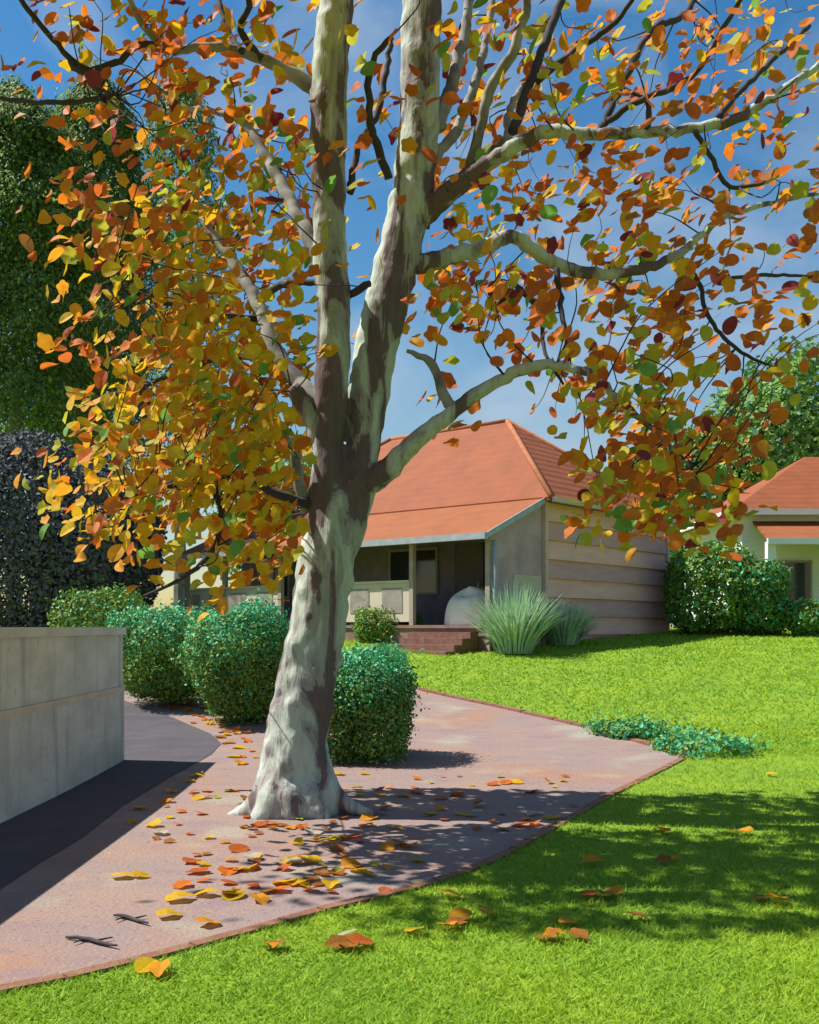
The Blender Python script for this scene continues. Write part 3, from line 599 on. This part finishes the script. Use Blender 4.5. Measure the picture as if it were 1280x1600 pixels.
# leaf clusters: centre and half size in picture pixels, number of leaves, colours
PALS = {'yo': dict(Y=.44, A=.18, O=.13, R=.04, L=.15, G=.06), 'or': dict(O=.34, A=.2, R=.22, Y=.08, B=.06, L=.06, M=.04),
        'ru': dict(R=.26, O=.28, B=.05, M=.07, A=.16, Y=.05, L=.10, G=.03), 'mix': dict(R=.14, O=.20, A=.18, Y=.16, L=.19, G=.09, M=.04), 'gr': dict(L=.4, G=.25, Y=.15, A=.1, O=.1)}
clusters = [
    (90, 60, 95, 75, 26, 'ru'), (200, 30, 120, 60, 34, 'ru'), (230, 110, 110, 70, 40, 'or'), (330, 60, 110, 70, 44, 'or'), (430, 50, 60, 60, 22, 'yo'),
    (410, 150, 75, 60, 42, 'mix'), (300, 190, 120, 55, 48, 'or'), (150, 190, 110, 60, 26, 'ru'), (90, 280, 60, 70, 12, 'ru'),
    (400, 260, 90, 70, 95, 'mix'), (280, 290, 110, 70, 80, 'mix'), (180, 340, 90, 60, 60, 'or'), (430, 350, 60, 55, 60, 'mix'), (330, 370, 90, 60, 70, 'yo'),
    (200, 420, 90, 60, 52, 'yo'), (300, 470, 100, 65, 110, 'yo'), (400, 500, 80, 80, 80, 'yo'), (180, 540, 85, 60, 40, 'or'), (290, 570, 100, 60, 120, 'yo'),
    (400, 610, 70, 60, 90, 'yo'), (240, 650, 110, 55, 100, 'yo'), (360, 680, 100, 60, 130, 'yo'), (180, 720, 100, 60, 72, 'yo'), (310, 750, 110, 60, 120, 'yo'),
    (420, 760, 60, 70, 90, 'yo'), (200, 820, 110, 45, 42, 'yo'), (400, 850, 65, 60, 56, 'yo'), (330, 850, 70, 60, 30, 'yo'), (130, 780, 60, 60, 16, 'yo'), (230, 905, 60, 30, 6, 'yo'), (320, 935, 25, 25, 3, 'yo'),
    (470, 600, 25, 120, 22, 'gr'), (470, 420, 25, 100, 24, 'yo'), (470, 250, 25, 100, 24, 'yo'),
    (570, 120, 45, 110, 22, 'mix'), (575, 280, 45, 110, 20, 'mix'), (570, 430, 40, 110, 16, 'yo'), (560, 560, 30, 40, 4, 'or'), (620, 200, 40, 120, 9, 'ru'), (520, 520, 30, 60, 6, 'yo'),
    (720, 60, 60, 60, 34, 'mix'), (740, 160, 55, 55, 34, 'ru'), (850, 40, 90, 50, 28, 'ru'), (860, 140, 90, 55, 46, 'mix'), (960, 70, 80, 60, 30, 'mix'), (980, 150, 60, 50, 22, 'or'),
    (1090, 60, 90, 60, 42, 'or'), (1200, 60, 80, 70, 36, 'mix'), (1110, 160, 80, 50, 30, 'or'), (1220, 170, 70, 60, 26, 'ru'),
    (730, 250, 60, 50, 36, 'mix'), (830, 230, 60, 40, 28, 'ru'), (730, 330, 60, 45, 46, 'mix'), (850, 300, 60, 55, 42, 'mix'), (970, 290, 85, 65, 105, 'or'), (970, 240, 50, 30, 22, 'or'),
    (1090, 300, 70, 60, 44, 'or'), (1200, 280, 80, 70, 34, 'ru'), (820, 360, 60, 45, 26, 'mix'), (1000, 380, 90, 45, 62, 'mix'), (1110, 390, 80, 55, 50, 'or'), (1220, 390, 60, 60, 24, 'ru'),
    (730, 440, 90, 55, 115, 'mix'), (830, 450, 60, 50, 50, 'mix'), (700, 500, 60, 45, 50, 'mix'), (800, 540, 80, 45, 40, 'ru'), (930, 460, 80, 40, 62, 'ru'), (1010, 490, 80, 50, 70, 'ru'),
    (1120, 480, 80, 50, 52, 'or'), (1220, 490, 60, 50, 34, 'or'), (920, 540, 90, 45, 40, 'ru'), (1060, 560, 100, 40, 46, 'mix'), (1190, 580, 80, 50, 24, 'ru'),
    (760, 610, 80, 40, 12, 'ru'), (725, 680, 50, 40, 8, 'or'), (930, 620, 55, 50, 62, 'mix'), (1010, 640, 80, 55, 120, 'mix'), (1000, 720, 90, 55, 130, 'mix'), (1080, 690, 80, 60, 90, 'ru'),
    (960, 790, 80, 40, 62, 'mix'), (1060, 790, 80, 50, 90, 'mix'), (1130, 750, 70, 60, 48, 'ru'), (1190, 660, 60, 40, 16, 'ru'), (1120, 830, 60, 30, 18, 'ru'), (1000, 830, 35, 22, 12, 'yo'),
    (-60, 60, 80, 120, 24, 'ru'), (1340, 250, 70, 260, 70, 'or'), (560, -110, 240, 80, 90, 'or'), (900, -110, 300, 80, 110, 'or'), (150, -100, 260, 70, 70, 'or'),
]
TK = [(q, rr) for q, rr in BR if rr > .10]; TQ = np.array([q for q, rr in TK]); TRR = np.array([rr for q, rr in TK])
SV = np.array(SUN)
LQ = np.array([((q[0]/q[1])*1600+640, 980-(q[2]-EYE)/q[1]*1600, q[1], rr/q[1]*1600) for q, rr in BR if rr > .034])
def shades(p):                                              # does a leaf here stand between the sun and the trunk
    d = p-TQ; t = d@SV; pr = np.linalg.norm(d-t[:, None]*SV, axis=1)
    return bool(((t > .1) & (pr < TRR*.95+.05)).any())
def covers(q, y):                                           # most limbs stay in front of the leaves
    d = np.hypot(LQ[:, 0]-q[0], LQ[:, 1]-q[1])
    return bool(((d < LQ[:, 3]+7) & (y < LQ[:, 2])).any())
C = []; K = []; tw = MB(); BP = np.array([q for q, r in BR]); TR0 = at(520, 700, Y0)
over = [(RNG.uniform(-4.2, .8), RNG.choice([5.85, 6.3, 6.75, 7.2, 7.65])+RNG.normal(0, .04), RNG.uniform(5.6, 7.6)) for k in range(310)]  # added leaf clumps out of view, in rows that throw shadow bands
over = [q for q in over if 980-(q[2]-1.5)/q[1]*1600 < -60]
for (px, py, rx, ry, n, pal) in clusters:
    keys = list(PALS[pal]); pr = np.array([PALS[pal][k] for k in keys]); pr /= pr.sum()
    cd = RNG.uniform(-.9, .9); pts = []
    # clumps of leaves hang together: a few sub-centres
    n = int(n*(1.7 if px < 470 and py > 350 else 1.25 if py < 220 and py > 0 else 1.1 if px < 470 else (.78 if py > 420 else .9) if py > 0 else .5))
    ns_ = max(1, n//7)
    sub = np.c_[np.clip(RNG.normal(0, .55, ns_), -1, 1)*rx+px, np.clip(RNG.normal(0, .55, ns_), -1, 1)*ry+py]
    for i in range(n):
        s = sub[RNG.integers(ns_)] if RNG.random() < .4 else np.array([px, py])+np.clip(RNG.normal(0, .6, 2), -1.25, 1.25)*np.array([rx, ry])
        q = s+RNG.normal(0, 15, 2)
        keepfront = RNG.random() < (.6 if 480 < px < 640 else .12)
        for attempt in range(9):
            side = 1 if RNG.random() < .5 else -1
            off = side*RNG.uniform(.3, 1.4)
            if RNG.random() < .22: off = -RNG.uniform(1.2, 2.1)
            p = at(q[0], q[1], Y0+off)
            if not shades(p) and (keepfront or not covers(q, p[1])): break
        else:
            if RNG.random() < .7: continue
        pts.append(p); C.append(p); K.append(LK.index(keys[RNG.choice(len(keys), p=pr)]))
    if not pts: continue
    pts = np.array(pts)
    for k in range(max(1, n//15)):
        e_ = pts[RNG.integers(len(pts))]; d = np.linalg.norm(BP-e_, axis=1); s_ = BP[np.argmin(d+RNG.random(len(d))*.15)]
        m_ = s_*.62+e_*.38+RNG.normal(0, .07, 3)+np.array([0, 0, .03]); m2 = s_*.25+e_*.75+RNG.normal(0, .06, 3)+np.array([0, 0, .05])
        ln = np.linalg.norm(e_-s_)
        if ln < 1.5: tw.add(*tube([s_, m_, m2, e_], [.008, .005, .0035, .0018], 5, .07, wob=.3))
for o_ in over:                                             # unseen leaves added above the picture to shade the lawn
    for i in range(19):
        p = np.array(o_)+RNG.normal(0, 1, 3)*np.array([.55, .075, .09])
        if 980-(p[2]-1.5)/p[1]*1600 < -20 and not shades(p): C.append(p); K.append(int(RNG.integers(0, 5)))
tw.build('twigs', Mtwig, tree, smooth=True)['kind'] = 'stuff'
C = np.array(C); n = len(C); K = np.array(K)
N = RNG.normal(0, .75, (n, 3))+np.array([-.65, -.75, .8])
S = RNG.uniform(.112, .178, n)*np.clip(C[:, 1]/Y0, .72, 1.1)
V, F, own = leaf_mesh(C, N, S, (RNG.random(n) < .6).astype(int))
mk('leaves', V, F, leafmats, tree, K[own])
print('tree leaves', n)

# ------------------------------------------------------------------ fallen leaves
protos = {}
def fallen(px, py, key, size, label, group):
    g = ground_at(px, py); on_pav = inside(PAVPOLY, g[:1], g[1:])[0]
    kk = (key, RNG.integers(0, 3))
    if kk not in protos:
        V, F, own = leaf_mesh(np.zeros((1, 3)), np.array([[0, 0, 1.]]), np.array([1.0]), [int(kk[1] % 2)], fold=.16)
        o = mk('fallen_leaf', V, F, leafmats[LK.index(key)]); me = o.data; protos[kk] = me
    else:
        o = bpy.data.objects.new('fallen_leaf', protos[kk]); COL.objects.link(o)
    zmin = min(v.co.z for v in protos[kk].vertices)
    o.location = (g[0], g[1], float(hgt(*g))+(.016 if on_pav else .032)-zmin*size*.6)
    o.rotation_euler = (RNG.normal(0, .18), RNG.normal(0, .18), RNG.random()*6.3); o.scale = (size, size, size*.6)
    tag(o, label, 'leaf', group)
    return o
pave_leaves = [(222,1068,'Y'),(248,1090,'Y'),(287,1062,'R'),(298,1085,'R'),(290,1102,'O'),(322,1108,'A'),(335,1110,'Y'),(330,1132,'Y'),(355,1135,'Y'),(348,1145,'R'),(368,1143,'O'),(388,1146,'R'),(358,1162,'O'),(372,1170,'Y'),(385,1160,'O'),(366,1184,'Y'),(376,1195,'A'),
 (305,1215,'Y'),(268,1240,'Y'),(262,1255,'A'),(218,1266,'Y'),(240,1293,'Y'),(310,1250,'Y'),(322,1238,'O'),(405,1293,'R'),(425,1290,'O'),(372,1331,'R'),(300,1350,'R'),(312,1366,'R'),(285,1388,'O'),(190,1374,'Y'),(222,1372,'Y'),(355,1366,'O'),(372,1363,'A'),(390,1360,'Y'),(320,1402,'Y'),(362,1402,'R'),(365,1404,'Y'),(262,1436,'Y'),(325,1448,'A'),(278,1410,'Y'),(405,1410,'A'),(455,1350,'Y'),(467,1352,'P'),(485,1348,'Y'),(470,1384,'Y'),(486,1378,'B'),(517,1386,'Y'),(548,1356,'A'),(560,1364,'Y'),(572,1370,'Y'),(445,1382,'Y'),(438,1395,'O'),
 (530,1212,'Y'),(570,1211,'Y'),(556,1235,'Y'),(594,1244,'Y'),(630,1246,'A'),(650,1240,'O'),(672,1274,'Y'),(572,1292,'O'),(575,1282,'A'),(555,1311,'R'),(605,1325,'O'),(617,1297,'Y'),(628,1322,'B'),(640,1326,'O'),(770,1228,'R'),(790,1226,'O'),(805,1225,'Y'),(858,1225,'A'),(880,1222,'Y'),(865,1281,'Y'),(835,1290,'O'),(815,1293,'R'),(785,1299,'B'),(690,1250,'O'),(715,1245,'R'),(830,1240,'B'),
 (750,1262,'P'),(835,1275,'P'),(515,1312,'P'),(512,1318,'Y'),(490,1304,'P'),(395,1345,'P'),(250,1305,'P')]
lawn_leaves = [(230,1520,'Y'),(250,1525,'A'),(420,1487,'A'),(432,1485,'B'),(530,1484,'B'),(545,1488,'B'),(540,1472,'P'),(562,1482,'R'),(698,1455,'A'),(714,1452,'B'),(720,1442,'A'),(648,1464,'Y'),(704,1406,'A'),(855,1472,'B'),(868,1470,'A'),(892,1452,'A'),(902,1470,'B'),(995,1440,'B'),(920,1406,'R'),(945,1405,'B'),(960,1403,'A'),(928,1353,'A'),(1040,1351,'B'),(1055,1350,'A'),(1035,1303,'R'),(1145,1306,'R'),(1165,1305,'A'),(1190,1411,'B'),(1215,1412,'A'),(1205,1214,'Y'),(760,1205+230,'B')]
def where(px, py, pave):
    if not pave:
        return ('sunny grass in front' if py > 1425 else 'shaded grass right of the driveway') if px > 480 else 'grass beside the paving edge'
    if px < 395 and py < 1200: return 'paving under the left hedge'
    if px < 335 and py < 1320: return 'paving beside the dark driveway'
    if py < 1265 and px < 680: return 'paving below the boxy shrub'
    if px > 660: return 'paving near its pointed right end'
    return 'paving in front of the trunk' if py < 1335 else 'open paving left of the lawn'
ORD = ['', 'second', 'third', 'fourth', 'fifth', 'sixth', 'seventh', 'eighth', 'ninth', 'tenth', 'eleventh', 'twelfth']+['%dth' % k for k in range(13, 40)]
def scatter(lst, pave, group, s0, s1):
    bins = {}
    for q in lst: bins.setdefault((q[2], where(q[0], q[1], pave)), []).append(q)
    for (k, z), qs in bins.items():
        qs.sort(key=lambda q: q[0]); nq = len(qs)
        for i, (px, py, _) in enumerate(qs):
            c = LEAFNAME[k]
            if nq == 1: lb = 'only %s fallen leaf on the %s' % (c, z)
            elif i == 0: lb = 'leftmost %s fallen leaf on the %s' % (c, z)
            elif i == nq-1: lb = 'rightmost %s fallen leaf on the %s' % (c, z)
            else: lb = '%s %s fallen leaf from the left on the %s' % (ORD[i], c, z)
            fallen(px, py, k, RNG.uniform(s0, s1)*(1 if py > 1200 else 1.25), lb, group)
scatter(pave_leaves, True, 'fallen leaves on the paving', .13, .175)
scatter(lawn_leaves, False, 'fallen leaves on the lawn', .11, .15)
LITTER = 'litter leaves around the trunk'
for k in range(195):
    u = RNG.random()
    if u < .36: px, py = RNG.normal(440, 110), RNG.uniform(1275, 1400)
    elif u < .56: px, py = RNG.uniform(540, 900), RNG.uniform(1212, 1300)
    elif u < .85: q = RNG.random(); px, py = 215+170*q+RNG.normal(0, 14), 1068+105*q**1.3+RNG.normal(0, 9)
    else: px, py = RNG.normal(290, 45), RNG.normal(1255, 35)
    g = ground_at(px, py)
    if not inside(PAVPOLY, g[:1], g[1:])[0] or inside(np.array(asp), g[:1], g[1:])[0]: continue
    k_ = 'YAORBBRL'[RNG.integers(8)]
    fallen(px, py, k_, RNG.uniform(.07, .125)*(1 if py > 1180 else 1.3), 'small %s fallen leaf scattered in the litter on the brown paving' % LEAFNAME[k_], LITTER)
# dark dry twigs lying on the paving
for (px, py, lab) in ((203, 1440, 'dark forked twig lying on the paving, nearer the trunk'), (140, 1475, 'dark forked twig lying on the paving, near the lower left corner')):
    g = ground_at(px, py); z = float(hgt(*g))+.018; c = np.array([g[0], g[1], z]); b = MB()
    e_ = .1 if 'corner' in lab else .075
    b.add(*tube([c+np.array([-e_*1.3, .05, 0]), c+np.array([-.03, .02, .004]), c+np.array([e_, -.06, .001]), c+np.array([e_*1.6, -.10, .006])], [.006, .011, .009, .004], 6, .03, wob=.2))
    b.add(*tube([c+np.array([.02, -.02, .002]), c+np.array([e_, .035, .004])], [.007, .003], 6, .03)); b.add(*tube([c+np.array([-.03, .02, .002]), c+np.array([-.06, -.045, .003])], [.006, .003], 6, .03))
    tag(b.build('fallen_twig', Mtwig, smooth=True, base=c), lab, 'twig', 'dark twigs on the paving')
